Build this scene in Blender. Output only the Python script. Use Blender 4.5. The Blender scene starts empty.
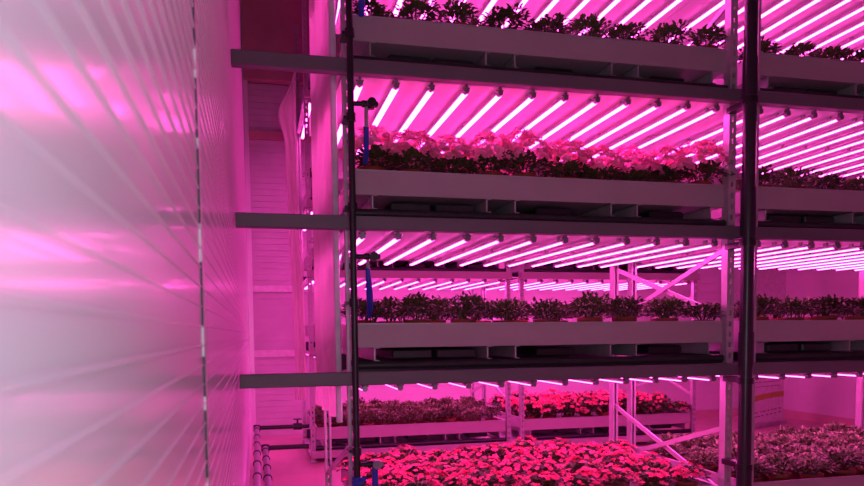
import bpy, math, random
from mathutils import Vector, Matrix
S = bpy.context.scene
COL = S.collection
PI = math.pi

# ---------------------------------------------------------------- camera, world, added wall fill, exposure
EYE = Vector((0.0, 0.0, 1.10))
YAW, PITCH, ROLL = math.radians(13.642), math.radians(-3.497), math.radians(-0.598)
cam_data = bpy.data.cameras.new('camera')
cam = bpy.data.objects.new('camera', cam_data); COL.objects.link(cam)
_f = Vector((math.sin(YAW)*math.cos(PITCH), math.cos(YAW)*math.cos(PITCH), math.sin(PITCH)))
_r = Vector((math.cos(YAW), -math.sin(YAW), 0)); _u = _r.cross(_f)
r2 = _r*math.cos(ROLL) + _u*math.sin(ROLL); u2 = _u*math.cos(ROLL) - _r*math.sin(ROLL)
cam.matrix_world = Matrix(((r2.x, u2.x, -_f.x, EYE.x), (r2.y, u2.y, -_f.y, EYE.y), (r2.z, u2.z, -_f.z, EYE.z), (0, 0, 0, 1)))
cam_data.sensor_width = 36; cam_data.lens = 722.14*36/864
cam_data.shift_y = (376.24-243)/864
cam_data.clip_start = 0.01
cam_data.dof.use_dof = True; cam_data.dof.focus_distance = 3.3; cam_data.dof.aperture_fstop = 7.0
S.camera = cam

w = bpy.data.worlds.new('world'); S.world = w; w.use_nodes = True
w.node_tree.nodes['Background'].inputs[0].default_value = (0.55, 0.6, 0.7, 1)
w.node_tree.nodes['Background'].inputs[1].default_value = 0.02

NEAR_FILL = bpy.data.lights.new('near_wall_fill', 'AREA'); NEAR_FILL.shape = 'RECTANGLE'
NEAR_FILL.size = 0.30; NEAR_FILL.size_y = 1.3; NEAR_FILL.energy = 9.0; NEAR_FILL.color = (0.80, 0.88, 1.0)
near_fill = bpy.data.objects.new('near_wall_fill', NEAR_FILL); COL.objects.link(near_fill)
near_fill.location = (0.20, -0.24, 1.15); near_fill.rotation_euler = (math.radians(90), 0, 0)   # faces +Y; white lamp added out of view to whiten the near wall
TUBE_COLOUR = (1.0, 0.062, 0.53); TUBE_STRENGTH = 24.0
S.view_settings.view_transform = 'Standard'; S.view_settings.look = 'None'
S.view_settings.gamma = 1.0; S.view_settings.use_curve_mapping = False
S.view_settings.exposure = 0.0
S.cycles.max_bounces = 8; S.cycles.diffuse_bounces = 5; S.cycles.glossy_bounces = 4
S.cycles.transmission_bounces = 4; S.cycles.transparent_max_bounces = 6
S.cycles.caustics_reflective = False; S.cycles.caustics_refractive = False
S.cycles.sample_clamp_indirect = 6.0
S.cycles.use_denoising = True

# ---------------------------------------------------------------- materials
def mat(name, col, rough=0.5, metal=0.0, spec=0.5, noise=None, bump=0.0, scale=20, coat=0.0, rand=0.0, trans=0.0, stretch=(1, 1, 1)):
    """noise = second colour mixed in by a procedural noise"""
    m = bpy.data.materials.new(name); m.use_nodes = True
    nt = m.node_tree; b = nt.nodes['Principled BSDF']
    b.inputs['Roughness'].default_value = rough; b.inputs['Metallic'].default_value = metal
    b.inputs['Specular IOR Level'].default_value = spec
    b.inputs['Coat Weight'].default_value = coat; b.inputs['Coat Roughness'].default_value = 0.08
    b.inputs['Base Color'].default_value = (*col, 1)
    tc = nt.nodes.new('ShaderNodeTexCoord'); mp = nt.nodes.new('ShaderNodeMapping')
    mp.inputs['Scale'].default_value = stretch
    nt.links.new(tc.outputs['Object'], mp.inputs[0])
    nz = nt.nodes.new('ShaderNodeTexNoise'); nz.inputs['Scale'].default_value = scale; nz.inputs['Detail'].default_value = 3
    nt.links.new(mp.outputs[0], nz.inputs['Vector'])
    c2 = noise if noise else tuple(c*0.85 for c in col)
    mr = nt.nodes.new('ShaderNodeMapRange'); mr.inputs[1].default_value = 0.35; mr.inputs[2].default_value = 0.65
    nt.links.new(nz.outputs['Fac'], mr.inputs[0])
    mx = nt.nodes.new('ShaderNodeMix'); mx.data_type = 'RGBA'
    mx.inputs[6].default_value = (*col, 1); mx.inputs[7].default_value = (*c2, 1)
    nt.links.new(mr.outputs[0], mx.inputs[0])
    out = mx.outputs[2]
    if rand:
        oi = nt.nodes.new('ShaderNodeObjectInfo'); m2 = nt.nodes.new('ShaderNodeMapRange')
        m2.inputs[3].default_value = 1-rand; m2.inputs[4].default_value = 1+rand
        nt.links.new(oi.outputs['Random'], m2.inputs[0])
        hs = nt.nodes.new('ShaderNodeHueSaturation')
        nt.links.new(m2.outputs[0], hs.inputs['Value']); nt.links.new(out, hs.inputs['Color']); out = hs.outputs[0]
    nt.links.new(out, b.inputs['Base Color'])
    if bump:
        bp = nt.nodes.new('ShaderNodeBump'); bp.inputs['Strength'].default_value = bump; bp.inputs['Distance'].default_value = 0.005
        nt.links.new(nz.outputs['Fac'], bp.inputs['Height']); nt.links.new(bp.outputs[0], b.inputs['Normal'])
    if trans:
        tr = nt.nodes.new('ShaderNodeBsdfTranslucent'); ms = nt.nodes.new('ShaderNodeMixShader')
        ms.inputs[0].default_value = trans
        nt.links.new(out, tr.inputs[0]); nt.links.new(b.outputs[0], ms.inputs[1]); nt.links.new(tr.outputs[0], ms.inputs[2])
        nt.links.new(ms.outputs[0], nt.nodes['Material Output'].inputs[0])
    return m

def emit(name, col, strength):
    m = bpy.data.materials.new(name); m.use_nodes = True; nt = m.node_tree
    nt.nodes.remove(nt.nodes['Principled BSDF'])
    e = nt.nodes.new('ShaderNodeEmission'); e.inputs[0].default_value = (*col, 1); e.inputs[1].default_value = strength
    nt.links.new(e.outputs[0], nt.nodes['Material Output'].inputs[0])
    return m

M = {}
M['panel'] = mat('white_panel', (0.80, 0.76, 0.81), 0.24, 0, 0.6, noise=(0.78, 0.76, 0.80), scale=3, coat=0.35)
M['backpanel'] = mat('back_panel', (0.74, 0.72, 0.74), 0.45, noise=(0.66, 0.64, 0.66), scale=2)
M['shutter'] = mat('shutter', (0.60, 0.58, 0.60), 0.5, noise=(0.54, 0.52, 0.54), scale=4)
M['unlit_wall_brown'] = mat('unlit_wall_brown', (0.55, 0.34, 0.32), 0.7, noise=(0.46, 0.28, 0.27), scale=2.5)  # brown tone puts the dimness of the unlit upper wall into the colour
M['ceiling'] = mat('ceiling_paint', (0.45, 0.42, 0.42), 0.7)
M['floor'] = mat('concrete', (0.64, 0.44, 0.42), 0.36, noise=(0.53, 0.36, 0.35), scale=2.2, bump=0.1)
M['galv'] = mat('galvanised_steel', (0.56, 0.55, 0.57), 0.42, 0.35, noise=(0.46, 0.45, 0.48), scale=14)
M['beam'] = mat('grey_beam', (0.17, 0.16, 0.18), 0.5, 0.1, noise=(0.145, 0.135, 0.155), scale=6, stretch=(0.3, 1, 1))
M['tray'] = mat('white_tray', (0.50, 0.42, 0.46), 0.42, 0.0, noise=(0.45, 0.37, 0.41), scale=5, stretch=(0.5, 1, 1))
M['sheet'] = mat('white_sheet', (0.78, 0.76, 0.78), 0.5, noise=(0.70, 0.68, 0.71), scale=3)
M['post'] = mat('zinc_post', (0.50, 0.47, 0.50), 0.4, 0.3, noise=(0.55, 0.53, 0.56), scale=18)
M['darkrail'] = mat('dark_rail', (0.05, 0.05, 0.055), 0.3, 0.2)
M['black'] = mat('black_plastic', (0.018, 0.018, 0.02), 0.35)
M['pvc'] = mat('dark_grey_pvc', (0.022, 0.020, 0.028), 0.28, noise=(0.028, 0.024, 0.034), scale=4)
M['blue'] = mat('blue_hose', (0.02, 0.07, 0.55), 0.35)
M['greyplastic'] = mat('grey_plastic', (0.35, 0.35, 0.38), 0.4)
M['batten'] = mat('batten', (0.5, 0.47, 0.5), 0.4, 0.3)
M['cap'] = mat('silver_cap', (0.34, 0.33, 0.36), 0.35, 0.5)
M['tube'] = emit('led_tube_light', TUBE_COLOUR, TUBE_STRENGTH)
M['film'] = mat('white_film', (0.78, 0.72, 0.70), 0.45, noise=(0.74, 0.66, 0.65), scale=3, trans=0.35, stretch=(3, 3, 0.2))
M['hem'] = mat('film_hem', (0.75, 0.76, 0.80), 0.4)
M['pot'] = mat('terracotta_pot', (0.30, 0.07, 0.035), 0.6, rand=0.15)
M['soil'] = mat('soil', (0.05, 0.03, 0.02), 0.9, scale=60)
M['leaf'] = mat('dark_leaf', (0.10, 0.17, 0.045), 0.5, spec=0.35, noise=(0.055, 0.11, 0.03), scale=30, rand=0.3, trans=0.12)
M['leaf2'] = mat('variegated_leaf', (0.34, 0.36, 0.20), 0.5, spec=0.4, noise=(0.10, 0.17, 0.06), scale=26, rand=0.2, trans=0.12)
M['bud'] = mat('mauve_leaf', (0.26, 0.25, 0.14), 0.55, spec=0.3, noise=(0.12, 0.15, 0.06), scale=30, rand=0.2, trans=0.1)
M['stem'] = mat('green_stem', (0.12, 0.18, 0.05), 0.6)
M['petal_pink'] = mat('pink_petal', (0.95, 0.40, 0.66), 0.6, noise=(0.92, 0.30, 0.52), scale=25, rand=0.08, trans=0.15)
M['petal_red'] = mat('red_petal', (0.92, 0.05, 0.20), 0.6, noise=(0.90, 0.22, 0.36), scale=25, rand=0.15, trans=0.25)
M['banner'] = mat('banner_cloth', (0.80, 0.76, 0.80), 0.6)
M['ochre'] = mat('ochre_print', (0.50, 0.50, 0.08), 0.6)
M['ink'] = mat('grey_ink', (0.30, 0.25, 0.30), 0.7)
M['seal'] = mat('dark_sealant', (0.06, 0.05, 0.07), 0.6)
M['frame'] = mat('white_frame', (0.8, 0.8, 0.8), 0.4)

# ---------------------------------------------------------------- mesh helpers
class MB:
    def __init__(s): s.v = []; s.f = []; s.mi = []; s.cur = 0; s.smooth = []; s.sm = False
    def add(s, vs, fs):
        n = len(s.v); s.v += [tuple(a) for a in vs]
        for f in fs: s.f.append(tuple(n+i for i in f)); s.mi.append(s.cur); s.smooth.append(s.sm)
    def box(s, x0, x1, y0, y1, z0, z1, bev=0.0):
        if bev <= 0:
            s.add([(x, y, z) for z in (z0, z1) for y in (y0, y1) for x in (x0, x1)],
                  [(0, 2, 3, 1), (4, 5, 7, 6), (0, 1, 5, 4), (2, 6, 7, 3), (0, 4, 6, 2), (1, 3, 7, 5)]); return
        # chamfered box: three slabs of an octagonal outline
        vs = []
        b = bev
        for z, i in ((z0, b), (z0+b, 0), (z1-b, 0), (z1, b)):
            vs += [(x0+b+i, y0+i, z), (x1-b-i, y0+i, z), (x1-i, y0+b+i, z), (x1-i, y1-b-i, z), (x1-b-i, y1-i, z), (x0+b+i, y1-i, z), (x0+i, y1-b-i, z), (x0+i, y0+b+i, z)]
        fs = [tuple(range(7, -1, -1)), tuple(range(24, 32))]
        for k in range(3):
            for j in range(8): a = k*8+j; c = k*8+(j+1) % 8; fs.append((a, c, c+8, a+8))
        s.add(vs, fs)
    def tube(s, p0, p1, r, n=12, r1=None, caps=True):
        p0, p1 = Vector(p0), Vector(p1); r1 = r if r1 is None else r1
        d = (p1-p0).normalized(); a = Vector((0, 0, 1)) if abs(d.z) < 0.9 else Vector((1, 0, 0))
        u = d.cross(a).normalized(); v = d.cross(u)
        vs = [p0+(u*math.cos(t)+v*math.sin(t))*r for t in [2*PI*i/n for i in range(n)]] + [p1+(u*math.cos(t)+v*math.sin(t))*r1 for t in [2*PI*i/n for i in range(n)]]
        sm = s.sm; s.sm = True
        s.add(vs, [(i, n+i, n+(i+1) % n, (i+1) % n) for i in range(n)]); s.sm = sm
        if caps:
            s.add(vs[:n], [tuple(range(n))]); s.add(vs[n:], [tuple(range(n-1, -1, -1))])
    def path(s, pts, r, n=10):
        """swept tube through points"""
        pts = [Vector(p) for p in pts]; rings = []
        u = None
        for i, p in enumerate(pts):
            d = (pts[min(i+1, len(pts)-1)]-pts[max(i-1, 0)]).normalized()
            if u is None:
                a = Vector((0, 0, 1)) if abs(d.z) < 0.9 else Vector((1, 0, 0)); u = d.cross(a).normalized()
            u = (u - d*u.dot(d)).normalized(); v = d.cross(u)
            rr = r[i] if isinstance(r, (list, tuple)) else r
            rings += [p+(u*math.cos(2*PI*k/n)+v*math.sin(2*PI*k/n))*rr for k in range(n)]
        fs = [(i*n+k, i*n+(k+1) % n, (i+1)*n+(k+1) % n, (i+1)*n+k) for i in range(len(pts)-1) for k in range(n)]
        sm = s.sm; s.sm = True; s.add(rings, fs); s.sm = sm
        m = len(pts)-1
        s.add(rings[:n], [tuple(range(n-1, -1, -1))]); s.add(rings[m*n:], [tuple(range(n))])
    def lathe(s, prof, c=(0, 0, 0), n=16):
        vs = [(c[0]+r*math.cos(2*PI*k/n), c[1]+r*math.sin(2*PI*k/n), c[2]+z) for r, z in prof for k in range(n)]
        sm = s.sm; s.sm = True
        s.add(vs, [(i*n+k, i*n+(k+1) % n, (i+1)*n+(k+1) % n, (i+1)*n+k) for i in range(len(prof)-1) for k in range(n)]); s.sm = sm
    def mesh(s, name, mats):
        me = bpy.data.meshes.new(name); me.from_pydata(s.v, [], s.f)
        for m in (mats if isinstance(mats, (list, tuple)) else [mats]): me.materials.append(M[m])
        me.polygons.foreach_set('material_index', s.mi); me.polygons.foreach_set('use_smooth', s.smooth)
        me.update(); return me
    def build(s, name, mats, parent=None, loc=None):
        o = bpy.data.objects.new(name, s.mesh(name, mats)); COL.objects.link(o)
        if parent: o.parent = parent
        if loc: o.location = loc
        return o

def tag(o, label=None, cat=None, group=None, kind=None):
    if label: o['label'] = label
    if cat: o['category'] = cat
    if group: o['group'] = group
    if kind: o['kind'] = kind
    return o
def thing(name, loc, label, cat, group=None):
    o = bpy.data.objects.new(name, None); COL.objects.link(o); o.location = loc; o.empty_display_size = 0.05
    return tag(o, label, cat, group)
def dup(root, loc, label, group=None, rz=0.0, sc=1.0, names=None):
    r = root.copy(); COL.objects.link(r); r.location = loc; r.rotation_euler = (0, 0, rz); r.scale = (sc, sc, sc); r['label'] = label
    if group: r['group'] = group
    for ch in list(root.children):
        c = ch.copy(); COL.objects.link(c); c.parent = r
        for g in list(ch.children): d = g.copy(); COL.objects.link(d); d.parent = c
    return r
def struct(name, mb, m, parent=None):
    o = mb.build(name, m, parent); o['kind'] = 'structure'; return o

ORD = ['first', 'second', 'third', 'fourth', 'fifth', 'sixth', 'seventh', 'eighth', 'ninth', 'tenth', 'eleventh', 'twelfth', 'thirteenth']
WX, RX, BY, FY, CZ = -0.072, 6.36, 7.95, -0.28, 4.75      # wall planes

# ---------------------------------------------------------------- setting
def ribbed_wall(y0, y1, name):
    mb = MB(); prof = []
    step = 0.0267; z = 0.0155
    prof.append((0, 0.0))
    while z < CZ-0.03:
        prof += [(0, z), (0.0020, z+0.0007), (0.0020, z+0.0023), (0, z+0.0031)]; z += step
    prof.append((0, CZ))
    vs = [(WX+d, y, zz) for y in (y0, y1) for d, zz in prof]; n = len(prof)
    mb.add(vs, [(i, i+1, n+i+1, n+i) for i in range(n-1)])
    mb.box(WX-0.1, WX-0.0005, y0, y1, 0, CZ)
    return struct(name, mb, 'panel')
ribbed_wall(FY, BY, 'wall_left')
mb = MB(); mb.box(WX-0.0004, WX+0.0022, 1.045, 1.085, 0.0, CZ, 0.0005); struct('trim_1', mb, 'frame')
mb = MB()
random.seed(4); z = 0.02
while z < CZ-0.2:
    h = random.uniform(0.03, 0.11); mb.box(WX, WX+0.0026, 1.0415, 1.0445, z, z+h); z += h+random.uniform(0.01, 0.06)
struct('trim_2', mb, 'seal')
mb = MB(); mb.box(WX-0.1, RX+0.1, FY-0.1, BY+0.1, -0.1, 0.0); struct('floor', mb, 'floor')
mb = MB(); mb.box(WX-0.1, RX+0.1, FY-0.1, BY+0.1, CZ, CZ+0.1); struct('ceiling', mb, 'ceiling')
# far wall: horizontal cladding with shadow joints
mb = MB(); z = 0.0
while z < CZ-0.01:
    h = min(0.098, CZ-z); mb.box(WX, RX, BY, BY+0.08, z, z+h-0.004, 0.0015); mb.box(WX, RX, BY+0.004, BY+0.08, z+h-0.004, z+h); z += 0.098
struct('wall_back', mb, 'backpanel')
mb = MB(); z = 0.0
while z < CZ-0.01:
    h = min(0.098, CZ-z); mb.box(RX, RX+0.08, FY, BY, z, z+h-0.004); mb.box(RX+0.004, RX+0.08, FY, BY, z+h-0.004, z+h); z += 0.098
struct('wall_right', mb, 'backpanel')
# roller shutter door in the far left corner with two bright rails and a top coloured dim
d = bpy.data.objects.new('door_1', None); COL.objects.link(d); d.location = (0.40, BY, 0); d['kind'] = 'structure'
mb = MB(); z = 0.0
while z < 3.68:
    mb.box(-0.46, 0.50, -0.03, -0.002, z, z+0.060); mb.box(-0.46, 0.50, -0.022, -0.002, z+0.060, z+0.064); z += 0.064
struct('shutter_curtain', mb, 'shutter', d)
mb = MB(); mb.box(-0.46, 0.5, -0.045, -0.03, 1.545, 1.610); mb.box(-0.46, 0.5, -0.045, -0.03, 0.855, 0.925); struct('shutter_rail', mb, 'frame', d)
mb = MB(); mb.box(-0.46, 0.5, -0.07, -0.03, 3.13, 3.22); mb.box(-0.46, 0.5, -0.14, -0.002, 3.72, CZ-0.002); struct('unlit_top_and_band', mb, 'unlit_wall_brown', d)  # dark band, and a brown top box standing for unlit wall
mb = MB(); mb.box(WX+0.001, WX+0.05, BY-0.09, BY-0.001, 0, CZ-0.01, 0.004); struct('trim_3', mb, 'panel')
mb = MB(); mb.box(RX-0.016, RX-0.001, 1.0, BY-0.002, 0.0, 0.10); struct('baseboard_right', mb, 'floor')
mb = MB(); mb.box(WX+0.06, RX-0.02, BY-0.016, BY-0.001, 0.0, 0.09); mb.v = [(max(x, 0.95), y, z) for x, y, z in mb.v]; struct('baseboard_back', mb, 'floor')
# unseen rear wall; its narrow opening is added around the fill lamp
mb = MB(); wx0, wx1, wz0, wz1 = 0.02, 0.38, 0.45, 1.85
mb.box(WX, wx0, FY-0.08, FY, 0, CZ); mb.box(wx1, RX, FY-0.08, FY, 0, CZ); mb.box(wx0, wx1, FY-0.08, FY, 0, wz0); mb.box(wx0, wx1, FY-0.08, FY, wz1, CZ)
struct('wall_front', mb, 'backpanel')
mb = MB()
for x in (wx0, wx1-0.04): mb.box(x, x+0.04, FY-0.06, FY+0.01, wz0, wz1)
for z in (wz0, wz1-0.04): mb.box(wx0, wx1, FY-0.06, FY+0.01, z, z+0.04)
struct('added_window_1', mb, 'frame')  # unseen frame, sized to suit the added fill lamp

# ---------------------------------------------------------------- plants (prototypes)
def leaf(mb, p, d, up, L, W, fold=0.25, droop=0.25):
    d = d.normalized(); s = d.cross(up)
    if s.length < 1e-3: s = Vector((1, 0, 0))
    s.normalize(); n = s.cross(d)
    a = p; m1 = p+d*L*0.38-n*L*droop*0.15; m2 = p+d*L*0.72-n*L*droop*0.45; t = p+d*L-n*L*droop
    vs = [a, m1+s*W*0.5+n*W*fold, m1, m1-s*W*0.5+n*W*fold, m2+s*W*0.38+n*W*fold*0.8, m2, m2-s*W*0.38+n*W*fold*0.8, t]
    mb.sm = True
    mb.add(vs, [(0, 1, 2), (0, 2, 3), (1, 4, 5, 2), (2, 5, 6, 3), (4, 7, 5), (5, 7, 6)])
def pot_mesh():
    mb = MB(); mb.lathe([(0.0, 0), (0.040, 0), (0.052, 0.088), (0.057, 0.089), (0.058, 0.110), (0.052, 0.110), (0.050, 0.100), (0.0, 0.100)], n=14)
    return mb.mesh('pot', 'pot')
def foliage_mesh(seed, rad, hgt, n, L, W, base=0.104, mats=('leaf',), top_mat=None, loose=0.0):
    rnd = random.Random(seed); mb = MB(); up = Vector((0, 0, 1))
    lobes = [(rnd.uniform(-0.4, 0.4)*rad, rnd.uniform(-0.4, 0.4)*rad, rnd.uniform(0.75, 1.1)) for _ in range(6)]
    for k in range(7):   # stems
        a = rnd.uniform(0, 2*PI); x, y = math.cos(a)*rad*0.5, math.sin(a)*rad*0.5
        mb.tube((x*0.15, y*0.15, base-0.01), (x, y, base+hgt*0.7), 0.003, 4, caps=False)
    for k in range(n):
        lx, ly, lh = lobes[k % 6]
        a = rnd.uniform(0, 2*PI); c = rnd.uniform(-0.05, 1.0); e = math.sqrt(max(0, 1-c*c)); q = rnd.uniform(0.55, 1.0)**0.6
        x = lx+math.cos(a)*e*rad*0.72*q; y = ly+math.sin(a)*e*rad*0.72*q; z = base+hgt*0.30+c*hgt*0.62*lh*q+rnd.uniform(-1, 1)*loose
        d = Vector((math.cos(a)*e+rnd.uniform(-.5, .5), math.sin(a)*e+rnd.uniform(-.5, .5), c*0.7+rnd.uniform(-.25, .45)))
        mb.cur = 0
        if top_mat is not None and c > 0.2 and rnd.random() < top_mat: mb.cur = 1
        leaf(mb, Vector((x, y, z)), d, up, L*rnd.uniform(0.7, 1.2), W*rnd.uniform(0.7, 1.15))
    return mb.mesh('foliage', list(mats))
def flower(mb, c, nrm, r, rnd, petals=5, layers=1, cup=0.25):
    nrm = nrm.normalized(); a = Vector((1, 0, 0)) if abs(nrm.x) < 0.8 else Vector((0, 1, 0))
    u = nrm.cross(a).normalized(); v = nrm.cross(u); ph = rnd.uniform(0, 6)
    mb.sm = False
    for l in range(layers):
        rr = r*(1-0.32*l); cc = cup+0.5*l
        for k in range(petals):
            t = ph+l*0.6+2*PI*k/petals; w = PI/petals*1.05
            D = lambda tt, R, h: c+(u*math.cos(tt)+v*math.sin(tt))*R+nrm*h
            h = rr*cc*rnd.uniform(0.6, 1.3)
            mb.add([D(t, 0, 0), D(t-w*0.8, rr*0.6, h*0.6), D(t-w*0.45, rr, h), D(t+w*0.45, rr, h*0.9), D(t+w*0.8, rr*0.6, h*0.6)], [(0, 1, 2, 3, 4)])
def flowers_mesh(seed, rad, hgt, n, r, m, base=0.104, petals=5, layers=2, zmin=0.1):
    rnd = random.Random(seed); mb = MB()
    for k in range(n):
        a = rnd.uniform(0, 2*PI); c = rnd.uniform(zmin, 1.0); e = math.sqrt(1-c*c)
        x, y, z = math.cos(a)*e*rad*0.95, math.sin(a)*e*rad*0.95, base+hgt*0.32+c*hgt*0.78*rnd.uniform(0.9, 1.12)
        flower(mb, Vector((x, y, z)), Vector((math.cos(a)*e*0.8+rnd.uniform(-.3, .3), math.sin(a)*e*0.8+rnd.uniform(-.3, .3), c+0.4)), r*rnd.uniform(0.75, 1.15), rnd, petals, layers)
    return mb.mesh('flowers', m)
POT = pot_mesh()
def soil_mesh():
    mb = MB(); mb.lathe([(0.0, 0.1015), (0.051, 0.1015)], n=12); return mb.mesh('soil', 'soil')
SOIL = soil_mesh()
KINDS = {'leafy': [], 'pink': [], 'red': [], 'pale': [], 'mauve': []}
for s in range(4):
    KINDS['leafy'].append((foliage_mesh(10+s, 0.100, 0.100, 420, 0.025, 0.0145, loose=0.006), None))
    KINDS['pink'].append((foliage_mesh(20+s, 0.104, 0.070, 260, 0.028, 0.016), flowers_mesh(30+s, 0.116, 0.130, 120, 0.0185, 'petal_pink', layers=2, zmin=0.05)))
    KINDS['red'].append((foliage_mesh(40+s, 0.105, 0.082, 260, 0.032, 0.018), flowers_mesh(50+s, 0.110, 0.092, 36, 0.0165, 'petal_red', layers=2, zmin=0.15)))
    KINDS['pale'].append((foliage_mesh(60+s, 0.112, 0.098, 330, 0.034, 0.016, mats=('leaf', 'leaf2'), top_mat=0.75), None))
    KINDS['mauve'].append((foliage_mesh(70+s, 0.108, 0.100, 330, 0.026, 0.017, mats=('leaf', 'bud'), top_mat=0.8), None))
NAME = {'leafy': 'potted_plant', 'pink': 'flowering_plant', 'red': 'flowering_plant', 'pale': 'potted_plant', 'mauve': 'potted_plant'}
DESC = {'leafy': 'dark leafy potted plant', 'pink': 'pale pink flowering plant', 'red': 'red flowering plant', 'pale': 'pale variegated potted plant', 'mauve': 'small mauve leaved plant'}
prnd = random.Random(99)
def plant(kind, x, y, z, label, group, hs=1.0):
    fo, fl = prnd.choice(KINDS[kind])
    t = thing(NAME[kind], (x, y, z), label, 'plant', group)
    t.rotation_euler = (0, 0, prnd.uniform(0, 6.28)); s = prnd.uniform(0.88, 1.12); t.scale = (1, 1, s)
    for nm, me in (('pot', POT), ('foliage', fo), ('flowers', fl)):
        if me is None: continue
        o = bpy.data.objects.new(nm, me); COL.objects.link(o); o.parent = t
        if nm != 'pot':
            q = prnd.uniform(0.92, 1.1)*(1+max(0, hs-1)*0.5); k = hs*prnd.uniform(0.9, 1.1); o.scale = (q, q, k); o.location = (0, 0, 0.104*(1-k))
        if nm == 'pot':
            so = bpy.data.objects.new('soil', SOIL); COL.objects.link(so); so.parent = o
    return t
ROWN = ['front', 'second', 'third', 'fourth', 'fifth', 'back']
def fill(kind, x0, nx, dx, y0, rows, dy, z, where, hs=1.0, skip=None):
    for r in range(rows):
        off = dx*0.5 if r % 2 else 0.0
        for i in range(nx-(1 if r % 2 else 0)):
            x = x0+off+i*dx; y = y0+r*dy
            # beyond the picture's right edge: not shown
            if (x*math.cos(YAW)-y*math.sin(YAW))/(x*math.sin(YAW)+y*math.cos(YAW)) > 0.64: continue
            if skip and skip(r, i): continue
            plant(kind, x+prnd.uniform(-.012, .012), y+prnd.uniform(-.010, .010), z,
                  f'{DESC[kind]}, {ROWN[r]} row {ORD[i]} from left, {where}', f'{DESC[kind]}s, {where}', hs)

# ---------------------------------------------------------------- racks
SH = ['topmost', 'upper', 'middle', 'lower', 'bottom']
POST_W, POST_D = 0.037, 0.048
def post_mesh(H):
    """perforated zinc upright: an open channel, its front, back and side faces punched with a row of slots"""
    mb = MB(); w, dd = POST_W, POST_D; t = 0.0025
    pitch = 0.05; n = int(H/pitch)
    def punched(P):      # P(u, v) -> point; u across 0..1, v height
        for k in range(n):
            z0, z1 = k*pitch, (k+1)*pitch if k < n-1 else H
            za, zb = z0+0.013, z0+0.037; a, b = 0.34, 0.66
            mb.add([P(0, z0), P(1, z0), P(1, za), P(0, za)], [(0, 1, 2, 3)])
            mb.add([P(0, zb), P(1, zb), P(1, z1), P(0, z1)], [(0, 1, 2, 3)])
            mb.add([P(0, za), P(a, za), P(a, zb), P(0, zb)], [(0, 1, 2, 3)])
            mb.add([P(b, za), P(1, za), P(1, zb), P(b, zb)], [(0, 1, 2, 3)])
    punched(lambda u, v: (u*w, 0, v)); punched(lambda u, v: (u*w, t, v))
    mb.add([(0, 0, 0), (0, dd, 0), (0, dd, H), (0, 0, H)], [(0, 1, 2, 3)]); mb.add([(t, t, 0), (t, dd, 0), (t, dd, H), (t, t, H)], [(0, 1, 2, 3)])
    mb.add([(w, 0, 0), (w, dd, 0), (w, dd, H), (w, 0, H)], [(0, 1, 2, 3)]); mb.add([(w-t, t, 0), (w-t, dd, 0), (w-t, dd, H), (w-t, t, H)], [(0, 1, 2, 3)])
    for x in (0, w-0.012): mb.box(x, x+0.012, dd-t, dd, 0, H)
    mb.box(-0.012, w+0.012, -0.012, dd+0.012, 0, 0.006)
    return mb.mesh('post', 'post')
POSTM = post_mesh(4.1)
def tube_proto(name):
    t = thing(name, (0, 0, 0), 'x', 'light')
    y0, y1 = 0.012, 1.138; zc = -0.020; W = 0.0138      # light bar: shallow frosted lens below an aluminium channel
    mb = MB(); n = 8
    pr = [(-W+2*W*k/n, zc-0.006-0.0035*math.sin(PI*k/n)) for k in range(n+1)]
    vs = [(x, y, z) for y in (y0, y1) for x, z in pr]
    mb.sm = True; mb.add(vs, [(k, k+1, n+2+k, n+1+k) for k in range(n)]); mb.build('tube', 'tube', t)
    mb = MB(); mb.box(-W, W, y0, y1, zc-0.0055, zc+0.009, 0.003)
    for y in (0.06, 0.57, 1.08): mb.box(-0.006, 0.006, y, y+0.02, -0.012, 0.0045)
    mb.build('batten', 'batten', t)
    for y in (-0.014, 1.138):
        mb = MB(); mb.tube((0, y, zc), (0, y+0.026, zc), 0.0115, 14)
        mb.box(-0.0055, 0.0055, y+0.002, y+0.022, zc, 0.0045); mb.tube((-0.016, y+0.010, -0.008), (0.016, y+0.010, -0.008), 0.0035, 8)
        mb.build('end_cap', 'cap', t)
    return t
TUBE_PROTO = tube_proto('led_tube_light'); proto_used = [False]
def light(x, y, z, label, group):
    if not proto_used[0]:
        proto_used[0] = True; TUBE_PROTO.location = (x, y, z); TUBE_PROTO['label'] = label; TUBE_PROTO['group'] = group; return
    dup(TUBE_PROTO, (x, y, z), label, group)

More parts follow.
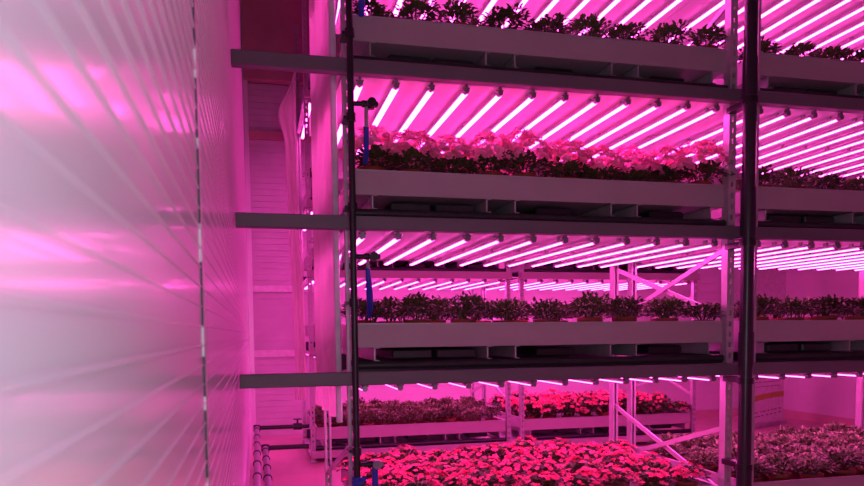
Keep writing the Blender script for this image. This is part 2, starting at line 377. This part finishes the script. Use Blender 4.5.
def rack(which, px, yf, depth, shelves, own_beams, braces_at, names):
    """px: (left post x, right post x) left edges; yf: front face of posts"""
    xl, xr = px; yb = yf+depth
    t = thing('rack_frame', ((xl+xr)/2, yf, 0), f'perforated zinc posts and cross braces of the {which} rack', 'rack', 'plant racks')
    L = lambda x, y, z: (x-(xl+xr)/2, y-yf, z)
    for x in (xl, xr):
        for y, fl in ((yf, False), (yb, True)):
            o = bpy.data.objects.new('post', POSTM); COL.objects.link(o); o.parent = t
            o.location = L(x, y, 0)
            if fl: o.rotation_euler = (0, 0, PI); o.location = L(x+POST_W, y+POST_D, 0)
        for zc in (braces_at if (x == xr or which == 'near left') else ()):
            for s in ((-1,) if which == 'near left' and x == xl else (-1, 1)):
                mb = MB(); xx = x+POST_W/2+s*0.008
                a = Vector(L(xx, yf+POST_D*0.5, zc-s*0.165)); b = Vector(L(xx, yb+POST_D*0.5, zc+s*0.165))
                dv = (b-a).normalized(); up = Vector((1, 0, 0)).cross(dv)
                vs = []
                for p in (a, b):
                    for sx, su in ((-1, -1), (1, -1), (1, 1), (-1, 1)): vs.append(p+Vector((sx*0.006, 0, 0))+up*su*0.012)
                mb.add(vs, [(0, 1, 5, 4), (1, 2, 6, 5), (2, 3, 7, 6), (3, 0, 4, 7), (0, 3, 2, 1), (4, 5, 6, 7)])
                mb.build('brace', 'post', t)
    ix0, ix1 = xl+POST_W+0.003, xr-0.003
    for nm, b in zip(names, shelves):
        if own_beams:
            mb = MB(); mb.box(xl-(xl+xr)/2, xr+POST_W-(xl+xr)/2, -0.045, -0.001, b, b+0.062, 0.003); mb.build('beam', 'tray', t)
        # shelf: reflector sheet, front and rear rail, joists
        s = thing('shelf', ((ix0+ix1)/2, yf, b), f'{nm} shelf with white underside sheet and dark rail, {which} rack', 'shelf', f'shelves of the {which} rack')
        h = (ix1-ix0)/2
        mb = MB(); mb.box(-h, h, 0.012, depth+0.06, 0.0045, 0.0085); mb.box(-h-POST_W-(0.085 if which == 'near right' else 0.004), -h, POST_D+0.006, depth-0.006, 0.0045, 0.0085); mb.box(h, h+POST_W+0.004, POST_D+0.006, depth-0.006, 0.0045, 0.0085); mb.build('underside_sheet', 'sheet', s)
        mb = MB(); mb.box(-h, h, 0.010, 0.045, 0.009, 0.030); mb.tube((-h, 0.028, 0.078), (h, 0.028, 0.078), 0.018, 12); mb.box(-h, h, 0.022, 0.034, 0.03, 0.062); o = mb.build('front_rail', 'darkrail', s); o['label'] = 'dark round front rail'
        mb = MB(); mb.box(-h, h, depth+0.02, depth+0.06, 0.009, 0.096); mb.build('rear_rail', 'beam', s)
        for k, jx in enumerate([-0.80, -0.30, -0.17, 0.29, 0.42, 0.80] if True else []):
            mb = MB()   # upright U channel lying front to back
            mb.box(jx-0.003, jx+0.003, 0.02, depth+0.06, 0.096, 0.152)
            mb.box(jx-0.003, jx+0.02, 0.02, depth+0.06, 0.149, 0.152)
            mb.box(jx-0.003, jx+0.02, 0.02, depth+0.06, 0.096, 0.099)
            mb.build('joist', 'galv', s)
        for jx in (-0.62, -0.42, 0.05, 0.62):
            mb = MB(); mb.box(jx-0.09, jx+0.09, 0.10, depth-0.1, 0.100, 0.140, 0.006); mb.build('under_duct', 'black' if jx > 0 else 'darkrail', s)
        # tray
        t2 = thing('grow_tray', ((ix0+ix1)/2, yf+0.02, b+0.153), f'shallow white metal grow tray on the {nm} shelf of the {which} rack', 'tray', f'grow trays on the {which} rack')
        g = h-0.006; D = depth+0.03
        mb = MB(); mb.box(-g, g, 0, D, 0, 0.004); mb.box(-g, g, 0, 0.004, 0.004, 0.098); mb.box(-g, g, D-0.004, D, 0.004, 0.098)
        mb.box(-g, -g+0.004, 0.004, D-0.004, 0.004, 0.098); mb.box(g-0.004, g, 0.004, D-0.004, 0.004, 0.098)
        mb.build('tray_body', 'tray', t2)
        mb = MB()
        mb.box(-g-0.002, g+0.002, -0.004, 0.018, 0.098, 0.103); mb.box(-g-0.002, g+0.002, D-0.018, D+0.004, 0.098, 0.103)
        mb.box(-g-0.002, -g+0.018, 0.018, D-0.018, 0.098, 0.103); mb.box(g-0.018, g+0.002, 0.018, D-0.018, 0.098, 0.103)
        mb.build('rim', 'galv', t2)
        # tubes
        n = 12 if nm != 'bottom' else 0; pitch = 0.1515
        for i in range(n):
            light((ix0+ix1)/2+(i-(n-1)/2)*pitch-0.012, yf+0.02, b, f'glowing pink LED tube, {ORD[i]} from left under the {nm} shelf, {which} rack', f'LED tubes under the {nm} shelf, {which} rack')
NS = [2.776, 2.142, 1.520, 0.884, 0.252]
NB = [0.46, 1.315, 2.45, 3.3]
rack('near left', (0.368, 2.166), 3.0, 1.12, NS[:4], False, NB, SH)
rack('near right', (2.290, 4.045), 3.0, 1.12, NS[:4], False, NB, SH)
FS = [3.05, 2.15, 1.57, 0.92, 0.035]
FBR = [0.62, 1.25, 2.55]
rack('far left', (0.435, 2.205), 6.2, 1.12, FS, True, FBR, SH)
rack('far right', (2.335, 4.110), 6.2, 1.12, FS, True, FBR, SH)
# the long beams from the wall across both near racks, and the bottom trays
for nm, b in zip(SH, NS[:4]):
    mb = MB(); mb.box(WX+0.004, 4.16, 2.948, 2.9985, b, b+0.055, 0.003); mb.build('cross_beam', 'beam')
    o = bpy.context.scene.objects[mb and [k for k in bpy.data.objects.keys() if k.startswith('cross_beam')][-1]]
    tag(o, f'long grey steel beam from the panelled wall across both near racks, {nm} one', 'beam', 'long grey beams')
for which, x0, x1 in (('near left', 0.455, 2.16), ('near right', 2.312, 4.04)):
    h = (x1-x0)/2-0.006; D = 1.15
    t2 = thing('grow_tray', ((x0+x1)/2, 3.02, 0.245), f'wide metal grow tray near the floor of the {which} rack', 'tray', f'grow trays on the {which} rack')
    mb = MB(); mb.box(-h, h, 0, D, 0, 0.004); mb.box(-h, h, 0, 0.004, 0.004, 0.098); mb.box(-h, h, D-0.004, D, 0.004, 0.098)
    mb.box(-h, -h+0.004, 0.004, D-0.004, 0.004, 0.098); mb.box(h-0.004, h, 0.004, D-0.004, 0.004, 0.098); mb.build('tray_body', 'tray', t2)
    mb = MB(); mb.box(-h-0.002, h+0.002, -0.004, 0.018, 0.098, 0.103); mb.box(-h-0.002, h+0.002, D-0.018, D+0.004, 0.098, 0.103)
    mb.box(-h-0.002, -h+0.018, 0.018, D-0.018, 0.098, 0.103); mb.box(h-0.018, h+0.002, 0.018, D-0.018, 0.098, 0.103); mb.build('rim', 'galv', t2)
    for y in (0.1, 1.0):
        for x in (-h+0.1, h-0.1):
            mb = MB(); mb.box(x-0.03, x+0.03, y-0.03, y+0.03, -0.245, 0.0); mb.build('support_leg', 'galv', t2)

# ---------------------------------------------------------------- plants in place
TF = 0.153+0.0045
fill('leafy', 0.50, 9, 0.20, 3.10, 2, 0.19, NS[1]+TF, 'near left upper tray')
fill('pink', 0.485, 10, 0.178, 3.10, 2, 0.19, NS[2]+TF, 'near left middle tray', hs=1.12)
fill('leafy', 0.50, 9, 0.20, 3.10, 3, 0.19, NS[3]+TF, 'near left lower tray')
fill('red', 0.51, 9, 0.192, 3.11, 6, 0.185, 0.2495, 'near left bottom tray', hs=0.82)
fill('leafy', 2.41, 8, 0.20, 3.10, 2, 0.19, NS[1]+TF, 'near right upper tray')
fill('leafy', 2.41, 8, 0.20, 3.10, 2, 0.19, NS[2]+TF, 'near right middle tray')
fill('leafy', 2.41, 8, 0.20, 3.10, 3, 0.19, NS[3]+TF, 'near right lower tray')
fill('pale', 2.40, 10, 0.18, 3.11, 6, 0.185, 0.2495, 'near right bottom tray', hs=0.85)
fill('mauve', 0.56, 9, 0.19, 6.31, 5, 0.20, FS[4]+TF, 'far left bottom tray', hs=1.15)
fill('red', 2.47, 9, 0.19, 6.31, 5, 0.20, FS[4]+TF, 'far right bottom tray', hs=1.5)
fill('leafy', 0.56, 1, 0.20, 6.31, 1, 0.2, FS[1]+TF, 'far left upper tray')
fill('leafy', 0.56, 1, 0.20, 6.31, 1, 0.2, FS[2]+TF, 'far left middle tray')

# ---------------------------------------------------------------- hanging film
def film(name, P, nu, nv, label, hem=None):
    mb = MB(); mb.sm = True
    vs = [P(i/nu, j/nv) for j in range(nv+1) for i in range(nu+1)]
    mb.add(vs, [(j*(nu+1)+i, j*(nu+1)+i+1, (j+1)*(nu+1)+i+1, (j+1)*(nu+1)+i) for j in range(nv) for i in range(nu)])
    t = thing(name, P(0.5, 0), label, 'curtain')
    base = Vector(P(0.5, 0)); mb.v = [tuple(Vector(v)-base) for v in mb.v]
    mb.build('film', 'film', t)
    return t, base
def P1(u, v):    # v 0 bottom .. 1 top, u 0 front .. 1 rear
    y = 3.16+0.86*u; x = 0.350-0.030*u+0.016*math.sin(u*19+1.1*math.sin(v*2.5))*(0.5+0.5*(1-v))+0.006*math.sin(u*43)
    zb = 0.715
    x = min(x, 0.357); return (x, y, zb+v*(3.95-zb))
t, base = film('plastic_curtain', P1, 60, 14, 'white plastic film curtain hanging beside the left post of the near rack')
mb = MB(); mb.box(0.331, 0.357, 3.125, 3.145, 0.71, 3.95, 0.004); mb.v = [tuple(Vector(v)-base) for v in mb.v]; o = mb.build('edge_strip', 'hem', t); o['label'] = 'pale stiff edge strip'
def P2(u, v):
    z = 0.55+v*2.75; bulge = 0.05*math.exp(-((z-2.88)/0.14)**2)
    x = 0.290+0.09*u+0.02*math.sin(z*1.7)-bulge*(1-u); y = 6.12-0.05*u+0.02*math.sin(u*14)
    if z > 2.95: x += (z-2.95)*0.28*(1-u)
    return (x, y, z)
t, base = film('plastic_curtain', P2, 16, 40, 'narrow pink lit film curtain gathered at the left end of the far rack')
mb = MB(); mb.tube((0.28, 6.17, 3.30), (0.45, 6.19, 3.30), 0.008, 8); mb.tube((0.30, 6.07, 3.29), (0.30, 6.18, 3.30), 0.008, 8); mb.v = [tuple(Vector(v)-base) for v in mb.v]; mb.build('hanging_rod', 'galv', t)

# ---------------------------------------------------------------- vertical pipes and hoses
cx, cy = 2.160, 2.85
t = thing('drain_pipe', (cx, cy, 0), 'thick dark vertical pipe standing between the two near racks', 'pipe')
mb = MB(); mb.tube((0, 0, 0), (0, 0, 4.1), 0.0298, 28); mb.build('pipe', 'pvc', t)
for z0, z1 in ((2.13, 2.30), (1.51, 1.73), (0.93, 1.085), (0.35, 0.47)):
    mb = MB(); mb.tube((0, 0, z0), (0, 0, z1), 0.0335, 28); mb.build('sleeve', 'pvc', t)
for z in (2.11, 1.485, 0.865, 0.47):
    mb = MB(); mb.tube((0, 0, z-0.014), (0, 0, z+0.014), 0.036, 24); mb.box(-0.010, 0.030, 0.02, 0.152, z-0.013, z+0.013)
    mb.build('clamp', 'black', t)
cx, cy = 0.386, 2.90
t = thing('water_pipe', (cx, cy, 0), 'thin black vertical water pipe beside the left front post', 'pipe')
mb = MB(); mb.tube((0, 0, 0.0), (0, 0, 4.1), 0.0135, 16); mb.build('pipe', 'black', t)
for z in (2.275, 1.95, 1.60, 1.22, 0.62):
    mb = MB(); mb.tube((0, 0, z-0.016), (0, 0, z+0.016), 0.019, 14); mb.box(-0.03, 0.0, 0.0, 0.09, z-0.006, z+0.006); mb.build('clip', 'black', t)
for z, kind in ((2.62, 'up'), (2.005, 'mid'), (1.405, 'low'), (0.565, 'bottom')):
    b = thing('hose_branch', (cx+0.0135, cy, z), {'up': 'valve branch of the thin black pipe over the upper tray, blue hose below', 'mid': 'black valve branch above the pink flowers, blue hose below', 'low': 'black valve branch over the lower tray with long blue hose', 'bottom': 'grey valve branch above the red flowers with blue hose'}[kind], 'valve', 'hose branches on the black pipe')
    mb = MB(); mb.tube((0, 0, 0), (0.075, 0, 0), 0.010, 12); mb.tube((0.03, 0, 0), (0.05, 0, 0), 0.014, 12); mb.build('arm', 'black', b)
    mb = MB(); mb.tube((0.066, 0, -0.018), (0.066, 0, 0.016), 0.014, 14); mb.tube((0.066, -0.022, 0), (0.066, -0.034, 0), 0.018, 14); mb.box(0.052, 0.094, -0.014, 0.012, -0.010, 0.010, 0.003); mb.build('valve', 'greyplastic' if kind == 'bottom' else 'black', b)
    x0 = 0.048
    if kind == 'mid':
        mb = MB(); mb.path([(x0, 0.0, -0.01), (x0, 0.005, -0.05), (x0, 0.01, -0.09)], 0.008); mb.build('nipple', 'greyplastic', b)
        mb = MB(); mb.path([(x0, 0.01, -0.085), (x0+0.002, 0.03, -0.13), (x0+0.006, 0.06, -0.175), (x0+0.01, 0.12, -0.20)], 0.0105, 12); mb.build('hose', 'blue', b)
    elif kind == 'low':
        mb = MB(); mb.path([(x0-0.004, 0.0, -0.01), (x0-0.004, 0.004, -0.05)], 0.007); mb.build('nipple', 'greyplastic', b)
        mb = MB(); mb.path([(x0-0.004, 0.004, -0.045), (x0, 0.012, -0.09), (x0+0.006, 0.03, -0.15), (x0+0.016, 0.09, -0.20), (x0+0.02, 0.16, -0.235)], [0.009, 0.012, 0.014, 0.013, 0.011], 12); mb.build('hose', 'blue', b)
    elif kind == 'up':
        mb = MB(); mb.path([(x0-0.01, 0.0, -0.01), (x0-0.01, 0.006, -0.10), (x0-0.005, 0.04, -0.19), (x0, 0.10, -0.23)], 0.0125, 12); mb.build('hose', 'blue', b)
    else:
        mb = MB(); mb.path([(x0+0.012, 0, -0.01), (x0+0.012, 0, -0.12), (x0+0.012, 0, -0.30), (x0+0.012, 0.0, -0.562)], 0.013, 12); mb.build('hose', 'blue', b)
        mb = MB(); mb.tube((-0.0135, 0, -0.085), (-0.0135, 0, -0.05), 0.0215, 16); mb.path([(-0.03, -0.01, -0.075), (0.0, -0.022, -0.070), (0.02, -0.006, -0.055)], 0.008); mb.build('tape', 'blue', b)
# floor pipes by the left wall
for (xx, zz, y1, x1, lab) in ((-0.012, 0.335, 6.02, 0.41, 'upper of two black pipes running low along the panelled wall'), (0.052, 0.155, 6.10, 0.41, 'lower of two black pipes running low along the panelled wall')):
    r = 0.020 if zz > 0.2 else 0.024
    t = thing('floor_pipe', (xx, y1, 0), lab, 'pipe', 'pipes low along the wall')
    mb = MB(); mb.path([(0, 0.0, zz), (0, -4.9, zz)], r, 14); mb.build('long_run', 'greyplastic', t)
    mb = MB(); mb.path([(-0.0, 0, zz), (x1-xx, 0, zz)], r*0.85, 14); mb.lathe([(0.0, -r*1.4), (r*1.4, -r*1.2), (r*1.4, r*1.2), (0, r*1.4)], (0, 0, zz), 14); mb.build('cross_run', 'black', t)
    y = -0.15
    while y > -4.8:
        mb = MB(); mb.tube((0, y, zz), (0, y-0.03, zz), r*1.22, 14); mb.tube((0, y-0.02, zz-r), (0, y-0.02, 0.0), 0.006, 6); o = mb.build('pipe_clip', 'black', t); y -= 0.38
    if zz > 0.2:
        mb = MB(); mb.tube((x1-xx-0.13, 0, zz), (x1-xx-0.06, 0, zz), 0.028, 14); mb.tube((x1-xx-0.095, 0, zz), (x1-xx-0.095, 0, zz+0.06), 0.009, 10); mb.box(x1-xx-0.13, x1-xx-0.06, -0.008, 0.008, zz+0.055, zz+0.065); mb.build('valve', 'black', t)

# ---------------------------------------------------------------- banner by the far right corner
t = thing('roll_up_banner', (5.55, 6.98, 0), 'white roll-up banner with ochre stripe standing near the far right corner', 'banner')
ang = math.radians(22)
t.rotation_euler = (0, 0, ang)
mb = MB(); mb.box(-0.42, 0.40, -0.04, 0.04, 0.0, 0.055, 0.006); mb.build('base', 'galv', t)
mb = MB(); mb.box(-0.40, 0.38, -0.004, -0.001, 0.055, 1.95); mb.build('sheet', 'banner', t)
mb = MB()
n = 14
for k in range(n):
    u0, u1 = k/n, (k+1)/n; z = lambda u: 0.27+0.045*u+0.018*math.sin(u*3)
    x0, x1 = -0.40+0.78*u0, -0.40+0.78*u1
    mb.add([(x0, -0.006, z(u0)), (x1, -0.006, z(u1)), (x1, -0.006, z(u1)+0.062), (x0, -0.006, z(u0)+0.062)], [(0, 1, 2, 3)])
mb.build('stripe', 'ochre', t)
mb = MB(); rr = random.Random(3)
for row, z in enumerate((0.17, 0.125)):
    x = -0.36
    while x < 0.33:
        wd = rr.uniform(0.02, 0.06); mb.box(x, x+wd, -0.006, -0.0042, z+x*0.05, z+0.012+x*0.05); x += wd+rr.uniform(0.012, 0.05)
for z in (0.45, 0.50): mb.box(-0.36, 0.3, -0.006, -0.0042, z, z+0.006)
mb.build('lettering', 'ink', t)
mb = MB(); mb.tube((0, 0.02, 0.05), (0, 0.02, 1.95), 0.01, 8); mb.box(-0.40, 0.38, -0.006, 0.02, 1.94, 1.96); mb.build('support_pole', 'galv', t)
